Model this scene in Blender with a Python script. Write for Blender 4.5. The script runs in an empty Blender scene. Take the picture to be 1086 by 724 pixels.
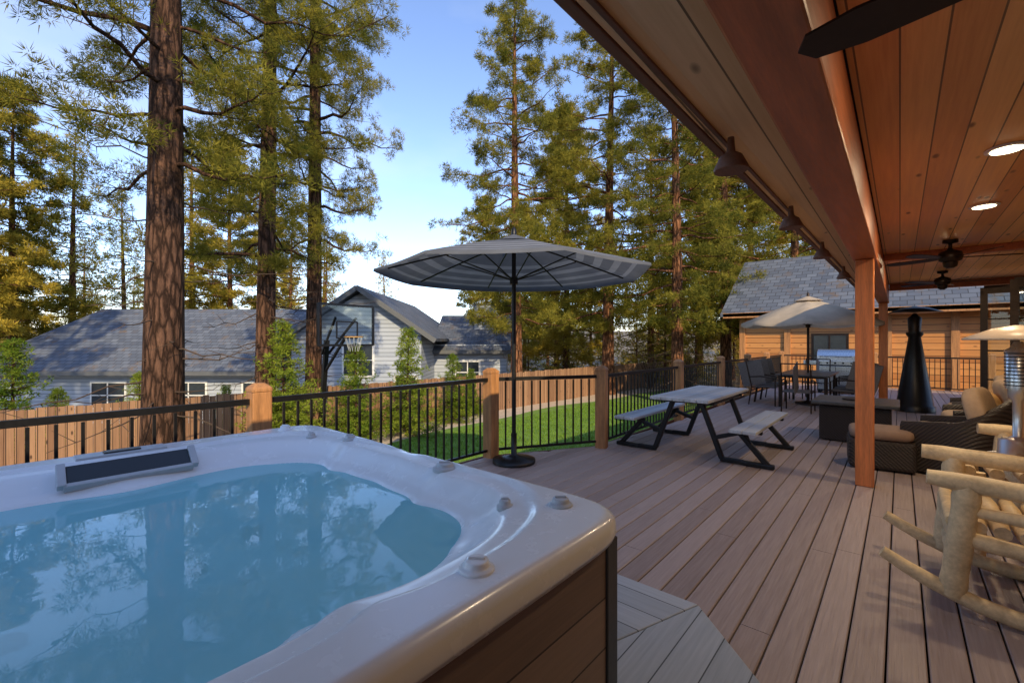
import bpy, math, random
import numpy as np
from mathutils import Vector, Matrix
random.seed(7); np.random.seed(7)
F=470.0; TH=math.radians(41.2); cT=math.cos(TH); sT=math.sin(TH); CAMZ=1.46
GZ=-1.4
def W(px,d,z=None):
    lat=(px-543)/F*d
    p=(cT*lat-sT*d, sT*lat+cT*d)
    return p if z is None else (p[0],p[1],z)
scene=bpy.context.scene
# ------------------------------------------------------------------ materials
def newmat(name):
    m=bpy.data.materials.new(name); m.use_nodes=True
    nt=m.node_tree
    for n in list(nt.nodes): nt.nodes.remove(n)
    out=nt.nodes.new('ShaderNodeOutputMaterial')
    return m,nt,out
def N(nt,t,**kw):
    n=nt.nodes.new(t)
    for k,v in kw.items():
        if k in n.inputs.keys(): n.inputs[k].default_value=v
        else: setattr(n,k,v)
    return n
def L(nt,a,b): nt.links.new(a,b)
def math_n(nt,op,a,b=None,clamp=False):
    n=nt.nodes.new('ShaderNodeMath'); n.operation=op; n.use_clamp=clamp
    for i,v in enumerate((a,b)):
        if v is None: continue
        if isinstance(v,(int,float)): n.inputs[i].default_value=v
        else: nt.links.new(v,n.inputs[i])
    return n.outputs[0]
def mixc(nt,fac,a,b,mode='MIX'):
    n=nt.nodes.new('ShaderNodeMix'); n.data_type='RGBA'; n.blend_type=mode
    for idx,v in ((0,fac),(6,a),(7,b)):
        if isinstance(v,(int,float)): n.inputs[idx].default_value=v
        elif isinstance(v,tuple): n.inputs[idx].default_value=(v[0],v[1],v[2],1)
        else: nt.links.new(v,n.inputs[idx])
    return n.outputs[2]
def coords(nt,scale=(1,1,1)):
    tc=nt.nodes.new('ShaderNodeTexCoord'); mp=nt.nodes.new('ShaderNodeMapping')
    mp.inputs['Scale'].default_value=scale
    nt.links.new(tc.outputs['Object'],mp.inputs[0]); return tc.outputs['Object'],mp.outputs[0]
def noise(nt,vec,scale,detail=4,rough=.6):
    n=nt.nodes.new('ShaderNodeTexNoise'); n.inputs['Scale'].default_value=scale
    n.inputs['Detail'].default_value=detail; n.inputs['Roughness'].default_value=rough
    nt.links.new(vec,n.inputs['Vector']); return n.outputs[0]
def ramp(nt,fac,stops):
    n=nt.nodes.new('ShaderNodeValToRGB'); cr=n.color_ramp
    while len(cr.elements)<len(stops): cr.elements.new(.5)
    for e,(p,c) in zip(cr.elements,stops):
        e.position=p; e.color=(c[0],c[1],c[2],1) if isinstance(c,tuple) else (c,c,c,1)
    nt.links.new(fac,n.inputs[0]); return n.outputs[0]
def bump(nt,h,strength,dist=.01):
    n=nt.nodes.new('ShaderNodeBump'); n.inputs['Strength'].default_value=strength
    n.inputs['Distance'].default_value=dist; nt.links.new(h,n.inputs['Height']); return n.outputs[0]
def mul(c,k): return tuple(min(1,x*k) for x in c)
def simple(name,col,rough=.5,metal=0,var=.2,scale=6,stretch=(1,1,1),bmp=.15,dist=.01,coat=0):
    m,nt,out=newmat(name)
    o,v=coords(nt,stretch)
    f=noise(nt,v,scale)
    f2=noise(nt,v,scale*7,3)
    ff=math_n(nt,'ADD',math_n(nt,'MULTIPLY',f,.65),math_n(nt,'MULTIPLY',f2,.35))
    col_o=ramp(nt,ff,[(.3,mul(col,1-var)),(.7,mul(col,1+var))])
    p=N(nt,'ShaderNodeBsdfPrincipled',Roughness=rough,Metallic=metal)
    if coat: p.inputs['Coat Weight'].default_value=coat; p.inputs['Coat Roughness'].default_value=.12
    L(nt,col_o,p.inputs['Base Color'])
    rr=math_n(nt,'ADD',math_n(nt,'MULTIPLY',f2,.3),rough-.15,True); L(nt,rr,p.inputs['Roughness'])
    if bmp: L(nt,bump(nt,ff,bmp,dist),p.inputs['Normal'])
    L(nt,p.outputs[0],out.inputs[0]); return m
def plank(name,c1,c2,width,across='X',along='Y',groove=.04,grain=1.0,rough=.5,knots=False,spec=.5,embos=.3,off=0.0,tintw=.45):
    m,nt,out=newmat(name)
    o,_=coords(nt)
    sp=nt.nodes.new('ShaderNodeSeparateXYZ'); L(nt,o,sp.inputs[0])
    a=math_n(nt,'DIVIDE',math_n(nt,'ADD',sp.outputs[across],off),width)
    fl=math_n(nt,'FLOOR',a); fr=math_n(nt,'FRACT',a)
    wn=nt.nodes.new('ShaderNodeTexWhiteNoise'); wn.noise_dimensions='1D'; L(nt,fl,wn.inputs['W'])
    tint=wn.outputs['Value']
    sc={'X':10,'Y':10,'Z':10}; sc[across]=34; sc[along]=1.3
    comb=nt.nodes.new('ShaderNodeCombineXYZ')
    for i,k in enumerate('XYZ'):
        x=math_n(nt,'MULTIPLY',sp.outputs[k],sc[k]*grain)
        if k==along: x=math_n(nt,'ADD',x,math_n(nt,'MULTIPLY',tint,57.0))
        L(nt,x,comb.inputs[i])
    g=noise(nt,comb.outputs[0],1.3,5,.65)
    f=math_n(nt,'ADD',math_n(nt,'MULTIPLY',g,.75),math_n(nt,'MULTIPLY',tint,tintw))
    col=ramp(nt,f,[(.28,c1),(.85,c2)])
    if knots:
        mp=nt.nodes.new('ShaderNodeMapping'); s2={'X':1,'Y':1,'Z':1}; s2[across]=7.1; s2[along]=2.6
        mp.inputs['Scale'].default_value=(s2['X'],s2['Y'],s2['Z']); L(nt,o,mp.inputs[0])
        vo=nt.nodes.new('ShaderNodeTexVoronoi'); L(nt,mp.outputs[0],vo.inputs['Vector']); vo.inputs['Scale'].default_value=1
        k=ramp(nt,vo.outputs['Distance'],[(.07,1.0),(.15,0.0)])
        col=mixc(nt,k,col,mul(c1,.35))
    if groove>0:
        e=math_n(nt,'ABSOLUTE',math_n(nt,'SUBTRACT',fr,.5))
        gm=math_n(nt,'GREATER_THAN',e,.5-groove)
        col=mixc(nt,gm,col,mul(c1,.25))
        h=math_n(nt,'SUBTRACT',math_n(nt,'MULTIPLY',g,.35),gm)
    else: h=g
    p=N(nt,'ShaderNodeBsdfPrincipled',Roughness=rough); p.inputs['Specular IOR Level'].default_value=spec
    L(nt,col,p.inputs['Base Color']); L(nt,bump(nt,h,embos,.01),p.inputs['Normal'])
    L(nt,math_n(nt,'ADD',math_n(nt,'MULTIPLY',g,.3),rough-.15,True),p.inputs['Roughness'])
    L(nt,p.outputs[0],out.inputs[0]); return m
def bark_mat(name,c1,c2,sx=7):
    m,nt,out=newmat(name)
    o,v=coords(nt,(sx,sx,sx*.22))
    nn=nt.nodes.new('ShaderNodeTexNoise'); nn.inputs['Scale'].default_value=1.6; nn.inputs['Detail'].default_value=6; nn.inputs['Roughness'].default_value=.7; L(nt,v,nn.inputs['Vector'])
    vo=nt.nodes.new('ShaderNodeTexVoronoi'); vo.feature='DISTANCE_TO_EDGE'; vo.inputs['Scale'].default_value=1
    vv=mixc(nt,1.0,v,nn.outputs['Color'],'ADD'); L(nt,vv,vo.inputs['Vector'])
    edge=ramp(nt,vo.outputs['Distance'],[(0.0,0.0),(.28,1.0)])
    n2=noise(nt,v,5,4,.7)
    hh=math_n(nt,'MULTIPLY',edge,n2)
    col=ramp(nt,nn.outputs[0],[(.35,c1),(.65,c2)])
    col=mixc(nt,ramp(nt,hh,[(.05,0.0),(.5,1.0)]),mul(c1,.28),col)
    p=N(nt,'ShaderNodeBsdfPrincipled',Roughness=.9); p.inputs['Specular IOR Level'].default_value=.15
    L(nt,col,p.inputs['Base Color']); L(nt,bump(nt,hh,1.0,.04),p.inputs['Normal'])
    L(nt,p.outputs[0],out.inputs[0]); return m
def leaf_mat(name,c1,c2,trans=.35):
    m,nt,out=newmat(name)
    at=nt.nodes.new('ShaderNodeAttribute'); at.attribute_name='tint'
    oi=nt.nodes.new('ShaderNodeObjectInfo')
    o,v=coords(nt); ns=noise(nt,v,.9,2)
    f=math_n(nt,'ADD',math_n(nt,'ADD',math_n(nt,'MULTIPLY',at.outputs['Fac'],.45),math_n(nt,'MULTIPLY',ns,.5)),math_n(nt,'MULTIPLY',oi.outputs['Random'],.25))
    col=ramp(nt,f,[(.3,c1),(.85,c2)])
    d=nt.nodes.new('ShaderNodeBsdfDiffuse'); t=nt.nodes.new('ShaderNodeBsdfTranslucent')
    L(nt,col,d.inputs[0]); L(nt,col,t.inputs[0])
    mx=nt.nodes.new('ShaderNodeMixShader'); mx.inputs[0].default_value=trans
    L(nt,d.outputs[0],mx.inputs[1]); L(nt,t.outputs[0],mx.inputs[2]); L(nt,mx.outputs[0],out.inputs[0]); return m
def cloth_mat(name,col,trans=.3):
    m,nt,out=newmat(name)
    o,v=coords(nt); f=noise(nt,v,3,3); col_o=ramp(nt,f,[(.3,mul(col,.85)),(.7,mul(col,1.1))])
    d=nt.nodes.new('ShaderNodeBsdfDiffuse'); t=nt.nodes.new('ShaderNodeBsdfTranslucent')
    L(nt,col_o,d.inputs[0]); L(nt,col_o,t.inputs[0])
    mx=nt.nodes.new('ShaderNodeMixShader'); mx.inputs[0].default_value=trans
    L(nt,d.outputs[0],mx.inputs[1]); L(nt,t.outputs[0],mx.inputs[2]); L(nt,mx.outputs[0],out.inputs[0]); return m
def wicker_mat(name,col):
    m,nt,out=newmat(name)
    o,v=coords(nt)
    w1=nt.nodes.new('ShaderNodeTexWave'); w1.bands_direction='Z'; w1.inputs['Scale'].default_value=22; w1.inputs['Distortion'].default_value=1.5; L(nt,v,w1.inputs[0])
    w2=nt.nodes.new('ShaderNodeTexWave'); w2.bands_direction='DIAGONAL'; w2.inputs['Scale'].default_value=16; w2.inputs['Distortion'].default_value=1.0; L(nt,v,w2.inputs[0])
    h=math_n(nt,'MULTIPLY',w1.outputs['Fac'],w2.outputs['Fac'])
    c=ramp(nt,h,[(.1,mul(col,.4)),(.7,mul(col,1.6))])
    p=N(nt,'ShaderNodeBsdfPrincipled',Roughness=.45); L(nt,c,p.inputs['Base Color']); L(nt,bump(nt,h,.8,.01),p.inputs['Normal'])
    L(nt,p.outputs[0],out.inputs[0]); return m
def emis(name,col,s):
    m,nt,out=newmat(name); e=nt.nodes.new('ShaderNodeEmission'); e.inputs[0].default_value=(*col,1); e.inputs[1].default_value=s
    L(nt,e.outputs[0],out.inputs[0]); return m
def glass_mat(name,tint,refl_ior=1.5,diff=0,dcol=(.2,.2,.2),rough=.02,bmp=0):
    m,nt,out=newmat(name)
    fr=nt.nodes.new('ShaderNodeFresnel'); fr.inputs[0].default_value=refl_ior
    g=nt.nodes.new('ShaderNodeBsdfGlossy'); g.inputs['Roughness'].default_value=rough
    t=nt.nodes.new('ShaderNodeBsdfTransparent'); t.inputs[0].default_value=(*tint,1)
    base=t.outputs[0]
    if diff:
        d=nt.nodes.new('ShaderNodeBsdfDiffuse'); d.inputs[0].default_value=(*dcol,1)
        mm=nt.nodes.new('ShaderNodeMixShader'); mm.inputs[0].default_value=diff
        L(nt,t.outputs[0],mm.inputs[1]); L(nt,d.outputs[0],mm.inputs[2]); base=mm.outputs[0]
    if bmp:
        o,v=coords(nt); h=noise(nt,v,5,2); b=bump(nt,h,bmp,.02); L(nt,b,g.inputs['Normal']); L(nt,b,fr.inputs['Normal'])
    mx=nt.nodes.new('ShaderNodeMixShader'); L(nt,fr.outputs[0],mx.inputs[0]); L(nt,base,mx.inputs[1]); L(nt,g.outputs[0],mx.inputs[2])
    L(nt,mx.outputs[0],out.inputs[0]); return m

# ------------------------------------------------------------------ mesh builder
class MB:
    def __init__(s): s.v=[]; s.f=[]; s.m=[]; s.s=[]
    def add(s,vs,fs,mat=0,smooth=False):
        o=len(s.v); s.v.extend([tuple(p) for p in vs])
        for f in fs: s.f.append(tuple(i+o for i in f)); s.m.append(mat); s.s.append(smooth)
    def box(s,c,sz,mat=0,rz=0,R=None):
        h=[x/2 for x in sz]; R=R or Matrix.Rotation(rz,3,'Z')
        vs=[Vector(c)+R@Vector((sx*h[0],sy*h[1],sz_*h[2])) for sz_ in(-1,1) for sy in(-1,1) for sx in(-1,1)]
        s.add(vs,[(0,2,3,1),(4,5,7,6),(0,1,5,4),(2,6,7,3),(0,4,6,2),(1,3,7,5)],mat)
    def bar(s,p0,p1,w,h,mat=0):
        p0=Vector(p0);p1=Vector(p1);d=(p1-p0); ln=d.length; y=d.normalized()
        up=Vector((0,0,1)) if abs(y.z)<.95 else Vector((1,0,0))
        x=y.cross(up).normalized(); z=x.cross(y)
        R=Matrix((x,y,z)).transposed(); s.box((p0+p1)/2,(w,ln,h),mat,R=R)
    def tube(s,pts,rad,n=8,mat=0,smooth=True,caps=True,ph=0.0):
        pts=[Vector(p) for p in pts]
        if not isinstance(rad,(list,tuple)): rad=[rad]*len(pts)
        vs=[];fs=[]; ref=None
        for i,p in enumerate(pts):
            a=pts[max(0,i-1)];b=pts[min(len(pts)-1,i+1)]; t=(b-a).normalized()
            if ref is None:
                ref=Vector((0,0,1)) if abs(t.z)<.9 else Vector((1,0,0))
            x=t.cross(ref).normalized(); y=t.cross(x).normalized()
            for k in range(n):
                a_=2*math.pi*k/n+ph; vs.append(p+(x*math.cos(a_)+y*math.sin(a_))*rad[i])
        for i in range(len(pts)-1):
            for k in range(n):
                k2=(k+1)%n; fs.append((i*n+k,(i+1)*n+k,(i+1)*n+k2,i*n+k2))
        s.add(vs,fs,mat,smooth)
        if caps:
            s.add(vs[:n],[tuple(range(n))],mat); s.add(vs[-n:],[tuple(range(n))[::-1]],mat)
    def lathe(s,prof,c,n=20,mat=0,smooth=True,ph=0.0):
        vs=[];fs=[]
        for r,z in prof:
            for k in range(n):
                a=2*math.pi*k/n+ph; vs.append((c[0]+r*math.cos(a),c[1]+r*math.sin(a),c[2]+z))
        for i in range(len(prof)-1):
            for k in range(n):
                k2=(k+1)%n; fs.append((i*n+k,i*n+k2,(i+1)*n+k2,(i+1)*n+k))
        s.add(vs,fs,mat,smooth)
        s.add(vs[:n],[tuple(range(n))[::-1]],mat); s.add(vs[-n:],[tuple(range(n))],mat)
    def prism(s,poly,z0,z1,mat=0):
        n=len(poly); vs=[(x,y,z0) for x,y in poly]+[(x,y,z1) for x,y in poly]
        fs=[tuple(range(n))[::-1],tuple(range(n,2*n))]+[(i,(i+1)%n,n+(i+1)%n,n+i) for i in range(n)]
        s.add(vs,fs,mat)
    def pillow(s,c,h,mat=0,e=.4,R=None,n=10):
        R=R or Matrix.Identity(3); vs=[];fs=[]
        def sp(x,p): return math.copysign(abs(x)**p,x)
        m=2*n
        for i in range(n+1):
            a=-math.pi/2+math.pi*i/n
            for k in range(m):
                b=2*math.pi*k/m
                vs.append(Vector(c)+R@Vector((h[0]*sp(math.cos(a),e*1.3)*sp(math.cos(b),e),h[1]*sp(math.cos(a),e*1.3)*sp(math.sin(b),e),h[2]*sp(math.sin(a),e*1.6))))
        for i in range(n):
            for k in range(m):
                k2=(k+1)%m; fs.append((i*m+k,i*m+k2,(i+1)*m+k2,(i+1)*m+k))
        s.add(vs,fs,mat,True)
    def obj(s,name,mats,parent=None,bevel=0,loc=None,rz=0):
        me=bpy.data.meshes.new(name); me.from_pydata(s.v,[],s.f); me.update()
        me.polygons.foreach_set('material_index',s.m); me.polygons.foreach_set('use_smooth',s.s)
        for m in mats: me.materials.append(m)
        o=bpy.data.objects.new(name,me); scene.collection.objects.link(o)
        if parent: o.parent=parent
        if loc: o.location=loc
        o.rotation_euler=(0,0,rz)
        if bevel:
            b=o.modifiers.new('bevel','BEVEL'); b.width=bevel; b.segments=2; b.limit_method='ANGLE'; b.angle_limit=math.radians(40)
        return o
def empty(name,loc=(0,0,0),rz=0):
    e=bpy.data.objects.new(name,None); scene.collection.objects.link(e); e.location=loc; e.rotation_euler=(0,0,rz); return e
def logtube(mb,p0,p1,r,mat=0,bend=0.0,seg=9,n=10):
    p0=Vector(p0);p1=Vector(p1); pts=[];rd=[]
    side=Vector((random.uniform(-1,1),random.uniform(-1,1),random.uniform(-1,1)))*bend
    for i in range(seg+1):
        t=i/seg; pts.append(p0.lerp(p1,t)+side*math.sin(math.pi*t)); k=1+random.uniform(-.07,.09)
        if i in(0,seg): k*=.86
        rd.append(r*k)
    mb.tube(pts,rd,n,mat)

# ------------------------------------------------------------------ material set
M={}
M['deck']=plank('deck_board_composite',(.29,.222,.198),(.52,.425,.39),.1445,'X','Y',0,1.6,.46,embos=.35,off=3.95,tintw=.3)
M['deckdark']=simple('deck_gap_shade',(.012,.010,.009),.9)  # near-black: shade below the board gaps put into the colour
M['step']=plank('step_board_grey',(.30,.345,.38),(.48,.53,.57),.14,'Y','X',.018,1.5,.6,embos=.4)
M['step2']=plank('step_board_grey_b',(.28,.325,.36),(.48,.53,.57),.14,'X','Y',.018,1.5,.6,embos=.4)
M['ceil']=plank('pine_ceiling_boards',(.62,.25,.065),(.92,.52,.19),.145,'X','Y',.025,.9,.38,knots=True,embos=.25)
M['soffit']=plank('pine_soffit_boards',(.72,.48,.23),(.93,.70,.40),.17,'X','Y',.02,.9,.5,knots=True)
M['beam']=simple('stained_beam',(.46,.14,.055),.45,var=.35,scale=2.5,stretch=(6,.5,6),bmp=.2)
M['postw']=simple('stained_post',(.60,.19,.055),.5,var=.4,scale=3,stretch=(7,7,.5),bmp=.2)
M['railpost']=simple('cedar_post',(.42,.195,.072),.6,var=.5,scale=3.5,stretch=(7,7,.6),bmp=.35)
M['black']=simple('black_metal',(.012,.012,.013),.4,metal=.3,var=.3,bmp=.03)
M['darkbronze']=simple('dark_bronze',(.035,.022,.016),.4,metal=.6,var=.3,bmp=.03)
M['fascia']=simple('fascia_brown',(.16,.07,.04),.6,var=.3,stretch=(5,.5,5))
M['tubshell']=simple('tub_acrylic',(.80,.82,.82),.24,var=.03,scale=2,bmp=.0,coat=.3)
M['skirt']=plank('tub_skirt_panel',(.16,.11,.083),(.28,.205,.16),.16,'Z','Y',.02,1.2,.55,embos=.3)
M['tubgrey']=simple('tub_grey_plastic',(.46,.48,.49),.35,var=.08,bmp=.02)
M['tubdark']=simple('tub_dark_plastic',(.03,.034,.038),.35,var=.1,bmp=.02)
M['chrome']=simple('steel',(.62,.63,.64),.3,metal=1,var=.06,bmp=.01)
M['chromeshiny']=simple('polished_steel',(.68,.68,.68),.38,metal=1,var=.05,bmp=.0)
M['water']=glass_mat('tub_water',(.80,.99,1.0),1.48,.58,(.38,.93,1.0),.0,.04)
M['fence']=plank('cedar_fence_boards',(.19,.095,.05),(.38,.215,.115),.14,'Y','Z',.05,1,.75,knots=True)
M['siding_grey']=plank('grey_lap_siding',(.33,.37,.43),(.41,.45,.51),.19,'Z','X',.06,.6,.7)
M['trimdark']=simple('dark_trim',(.10,.105,.11),.6,var=.15)
M['white']=simple('white_paint',(.72,.72,.70),.5,var=.06)
M['glassdark']=simple('window_glass',(.03,.04,.05),.08,var=.2,bmp=0)
M['cabin']=plank('amber_log_siding',(.40,.15,.04),(.64,.29,.09),.2,'Z','X',.05,.8,.5,knots=True)
M['cabin2']=plank('amber_house_siding',(.34,.13,.04),(.56,.26,.085),.2,'Z','Y',.05,.8,.5,knots=True)
M['wicker']=wicker_mat('dark_wicker',(.035,.023,.018))
M['cushion']=simple('tan_cushion',(.46,.32,.20),.85,var=.15,scale=12,bmp=.3)
M['cushion2']=simple('brown_cushion',(.29,.19,.13),.85,var=.15,scale=12,bmp=.3)
M['pillowo']=simple('gold_pillow',(.55,.30,.09),.85,var=.2,scale=20,bmp=.3)
M['log']=simple('peeled_log',(.76,.55,.31),.5,var=.4,scale=5,stretch=(1.3,1.3,1.3),bmp=.45,dist=.01)
M['grey_canvas']=cloth_mat('grey_canvas',(.16,.172,.195),.3)
M['white_canvas']=cloth_mat('light_grey_canvas',(.29,.305,.33),.3)
M['beige_canvas']=cloth_mat('beige_canvas',(.62,.51,.38),.35)
M['tabletop']=plank('grey_table_boards',(.42,.44,.45),(.58,.60,.61),.145,'X','Y',0,1.2,.45,off=2.6)
M['stone']=simple('dark_stone_top',(.06,.055,.05),.35,var=.4,scale=20)
M['sling']=simple('sling_fabric',(.15,.13,.115),.8,var=.25,scale=40)
M['beigecap']=simple('beige_enamel',(.60,.48,.36),.35,var=.06,bmp=0)
M['glassclear']=glass_mat('clear_glass',(.85,.9,.9),1.5)
M['lampglow']=emis('recessed_lamp_glow',(1,.80,.50),9)
M['bark']=bark_mat('jeffrey_pine_bark',(.11,.058,.038),(.23,.12,.075),9)
M['barkred']=bark_mat('red_pine_bark',(.22,.095,.048),(.42,.20,.10),8)
M['twig']=simple('twig_bark',(.08,.05,.033),.9)
M['needle']=leaf_mat('pine_needles',(.065,.090,.018),(.40,.34,.055),.5)  # gold end of the ramp is low sunlight painted into the needle colour
M['needle_far']=leaf_mat('pine_needles_far',(.13,.14,.022),(.62,.46,.07),.45)  # stronger gold for far crowns: sunlit look put into the colour
M['fir']=leaf_mat('fir_needles',(.10,.18,.02),(.38,.44,.06),.45)
M['lawnblade']=leaf_mat('grass_blade',(.11,.22,.025),(.24,.38,.05),.4)
def shingle():
    m,nt,out=newmat('slate_shingles'); o,v=coords(nt)
    br=nt.nodes.new('ShaderNodeTexBrick'); L(nt,v,br.inputs[0])
    br.inputs['Color1'].default_value=(.075,.09,.12,1); br.inputs['Color2'].default_value=(.135,.155,.19,1); br.inputs['Mortar'].default_value=(.035,.04,.05,1)
    br.inputs['Scale'].default_value=1.0; br.inputs['Brick Width'].default_value=.35; br.inputs['Row Height'].default_value=.22; br.inputs['Mortar Size'].default_value=.012
    n=noise(nt,v,1.6,6,.75); c=mixc(nt,ramp(nt,n,[(.55,0.0),(.66,.7)]),br.outputs[0],(.15,.095,.05))
    p=N(nt,'ShaderNodeBsdfPrincipled',Roughness=.85); L(nt,c,p.inputs['Base Color']); L(nt,bump(nt,br.outputs['Fac'],-.4,.02),p.inputs['Normal'])
    L(nt,p.outputs[0],out.inputs[0]); return m
M['shingle']=shingle()
def ground_mat():
    m,nt,out=newmat('forest_floor'); o,v=coords(nt)
    n1=noise(nt,v,.35,5); n2=noise(nt,v,9,5,.7)
    c=ramp(nt,n1,[(.35,(.20,.145,.085)),(.5,(.32,.235,.15)),(.65,(.16,.15,.06))])
    c=mixc(nt,.6,c,ramp(nt,n2,[(.3,.35),(.7,1.0)]),'MULTIPLY')
    p=N(nt,'ShaderNodeBsdfPrincipled',Roughness=.95); L(nt,c,p.inputs['Base Color']); L(nt,bump(nt,n2,.8,.04),p.inputs['Normal'])
    L(nt,p.outputs[0],out.inputs[0]); return m
M['ground']=ground_mat()
M['lawn']=simple('lawn_turf',(.14,.25,.032),.95,var=.45,scale=3,bmp=.8,dist=.03)
M['path']=simple('decomposed_granite_path',(.50,.41,.31),.95,var=.25,scale=6,bmp=.5)

# ------------------------------------------------------------------ camera / world / sun
cam=bpy.data.cameras.new('camera'); co=bpy.data.objects.new('camera',cam); scene.collection.objects.link(co)
co.location=(0,0,CAMZ); co.rotation_euler=(math.pi/2,0,TH); cam.sensor_width=36; cam.lens=36*F/1086; cam.clip_end=900; cam.clip_start=.05
scene.camera=co
SUN_EL=math.radians(27); sh=Vector((.84,-.54,0)).normalized()
todir=Vector((sh.x*math.cos(SUN_EL),sh.y*math.cos(SUN_EL),math.sin(SUN_EL)))
sl=bpy.data.lights.new('sun','SUN'); sl.energy=5.0; sl.angle=math.radians(.5); sl.color=(1,.80,.50)
so=bpy.data.objects.new('sun',sl); scene.collection.objects.link(so); so.rotation_euler=todir.to_track_quat('Z','Y').to_euler(); so.location=(10,-10,20)
w=bpy.data.worlds.new('World'); scene.world=w; w.use_nodes=True; nt=w.node_tree
for n in list(nt.nodes): nt.nodes.remove(n)
out=nt.nodes.new('ShaderNodeOutputWorld'); bg=nt.nodes.new('ShaderNodeBackground'); sky=nt.nodes.new('ShaderNodeTexSky')
sky.sky_type='NISHITA'; sky.sun_disc=False; sky.sun_elevation=SUN_EL; sky.sun_rotation=math.atan2(sh.x,sh.y); sky.altitude=400; sky.air_density=1.0; sky.dust_density=.3; sky.ozone_density=2.0
tc=nt.nodes.new('ShaderNodeTexCoord'); mp=nt.nodes.new('ShaderNodeMapping'); mp.inputs['Scale'].default_value=(1.0,1.0,2.6); mp.inputs['Rotation'].default_value=(.3,.2,.9)
L(nt,tc.outputs['Generated'],mp.inputs[0])
nz=noise(nt,mp.outputs[0],1.7,5,.5); cf=ramp(nt,nz,[(.50,0.0),(.82,.40)])
skt=mixc(nt,1.0,sky.outputs[0],(2.15,2.05,2.25),'MULTIPLY')
skc=mixc(nt,cf,skt,(8.0,8.2,8.8))
L(nt,skc,bg.inputs[0]); bg.inputs[1].default_value=.15; L(nt,bg.outputs[0],out.inputs[0])
scene.view_settings.view_transform='Standard'; scene.view_settings.look='None'; scene.view_settings.exposure=0

# ------------------------------------------------------------------ ground
def gh(x,y):
    t=min(1,max(0,(-13.8-x)/5)); z=GZ-1.2*t*t*(3-2*t)
    r=math.hypot(x,y)
    if r>45: z+=(r-45)*.035
    return z
xs=sorted(set([-400,-250,-160,-110]+list(range(-80,41,2))+[60,100,200,400])); ys=sorted(set([-400,-200,-100,-60]+list(range(-40,81,2))+[110,160,250,400]))
mb=MB(); nx=len(xs); vs=[(x,y,gh(x,y)) for y in ys for x in xs]
fs=[(j*nx+i,j*nx+i+1,(j+1)*nx+i+1,(j+1)*nx+i) for j in range(len(ys)-1) for i in range(nx-1)]
mb.add(vs,fs,0,True); mb.obj('ground',[M['ground']])
def edge_l(y): return -10.9+.4*math.sin(y*.3+.5)-.15*math.sin(y*.9)
mb=MB(); yy=[ -8+i*.5 for i in range(68)]
vs=[];
for y in yy: vs+= [(edge_l(y),y,GZ+.02),(-3.2,y,GZ+.02)]
mb.add(vs,[(2*i,2*i+1,2*i+3,2*i+2) for i in range(len(yy)-1)],0); mb.obj('lawn',[M['lawn']])
mb=MB(); vs=[]
for y in yy: vs+= [(edge_l(y)-1.5-.2*math.sin(y),y,GZ+.012),(edge_l(y)+.1,y,GZ+.012)]
mb.add(vs,[(2*i,2*i+1,2*i+3,2*i+2) for i in range(len(yy)-1)],0); mb.obj('gravel_path',[M['path']])
def tri_mesh(name,V,mats,tint=None):
    n=len(V)//3; me=bpy.data.meshes.new(name); me.vertices.add(len(V)); me.vertices.foreach_set('co',V.astype(np.float32).ravel())
    me.loops.add(3*n); me.loops.foreach_set('vertex_index',np.arange(3*n,dtype=np.int32))
    me.polygons.add(n); me.polygons.foreach_set('loop_start',np.arange(0,3*n,3,dtype=np.int32)); me.polygons.foreach_set('loop_total',np.full(n,3,dtype=np.int32))
    for m in mats: me.materials.append(m)
    if tint is not None:
        a=me.attributes.new('tint','FLOAT','POINT'); a.data.foreach_set('value',np.repeat(tint,3).astype(np.float32))
    me.update(); return me
nb=42000; bx=np.random.uniform(-10.6,-3.3,nb); by=np.random.uniform(0,19,nb); hh=np.random.uniform(.035,.075,nb); an=np.random.uniform(0,6.28,nb)
V=np.zeros((nb,3,3)); wd=.012
V[:,0]=np.c_[bx-wd*np.cos(an),by-wd*np.sin(an),np.full(nb,GZ+.02)]; V[:,1]=np.c_[bx+wd*np.cos(an),by+wd*np.sin(an),np.full(nb,GZ+.02)]
V[:,2]=np.c_[bx+np.random.normal(0,.02,nb),by+np.random.normal(0,.02,nb),GZ+.02+hh]
me=tri_mesh('lawn_grass',V.reshape(-1,3),[M['lawnblade']],np.random.rand(nb)); o=bpy.data.objects.new('lawn_grass',me); scene.collection.objects.link(o)

# ------------------------------------------------------------------ deck
dk=empty('wooden_deck'); mb=MB(); pw=.1445; X=-3.95
while X<2.0:
    x0=X+.004; x1=X+pw-.004
    def ystart(x): return 4.05+(x+3.98)/.8*1.4 if x<-3.18 else 18.4
    cuts=[-5]; y=-5+random.uniform(1,4)
    while y<18.4: cuts.append(y); y+=random.choice([3.66,4.88])
    cuts.append(18.4)
    e0=min(18.4,ystart(x0)); e1=min(18.4,ystart(x1))
    for a,b in zip(cuts[:-1],cuts[1:]):
        a+=.002;b-=.002
        b0=min(b,e0);b1=min(b,e1)
        if b0<=a or b1<=a: continue
        z0,z1=-.026,0.0; ch=.005
        P=[(x0,a,z0),(x1,a,z0),(x1,b1,z0),(x0,b0,z0),(x0,a,z1-ch),(x1,a,z1-ch),(x1,b1,z1-ch),(x0,b0,z1-ch),(x0+ch,a,z1),(x1-ch,a,z1),(x1-ch,b1,z1),(x0+ch,b0,z1)]
        mb.add(P,[(8,9,10,11),(4,5,9,8),(5,6,10,9),(6,7,11,10),(7,4,8,11),(0,1,5,4),(1,2,6,5),(2,3,7,6),(3,0,4,7)],0)
    X+=pw
mb.obj('deck_boards',[M['deck']],dk)
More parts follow.
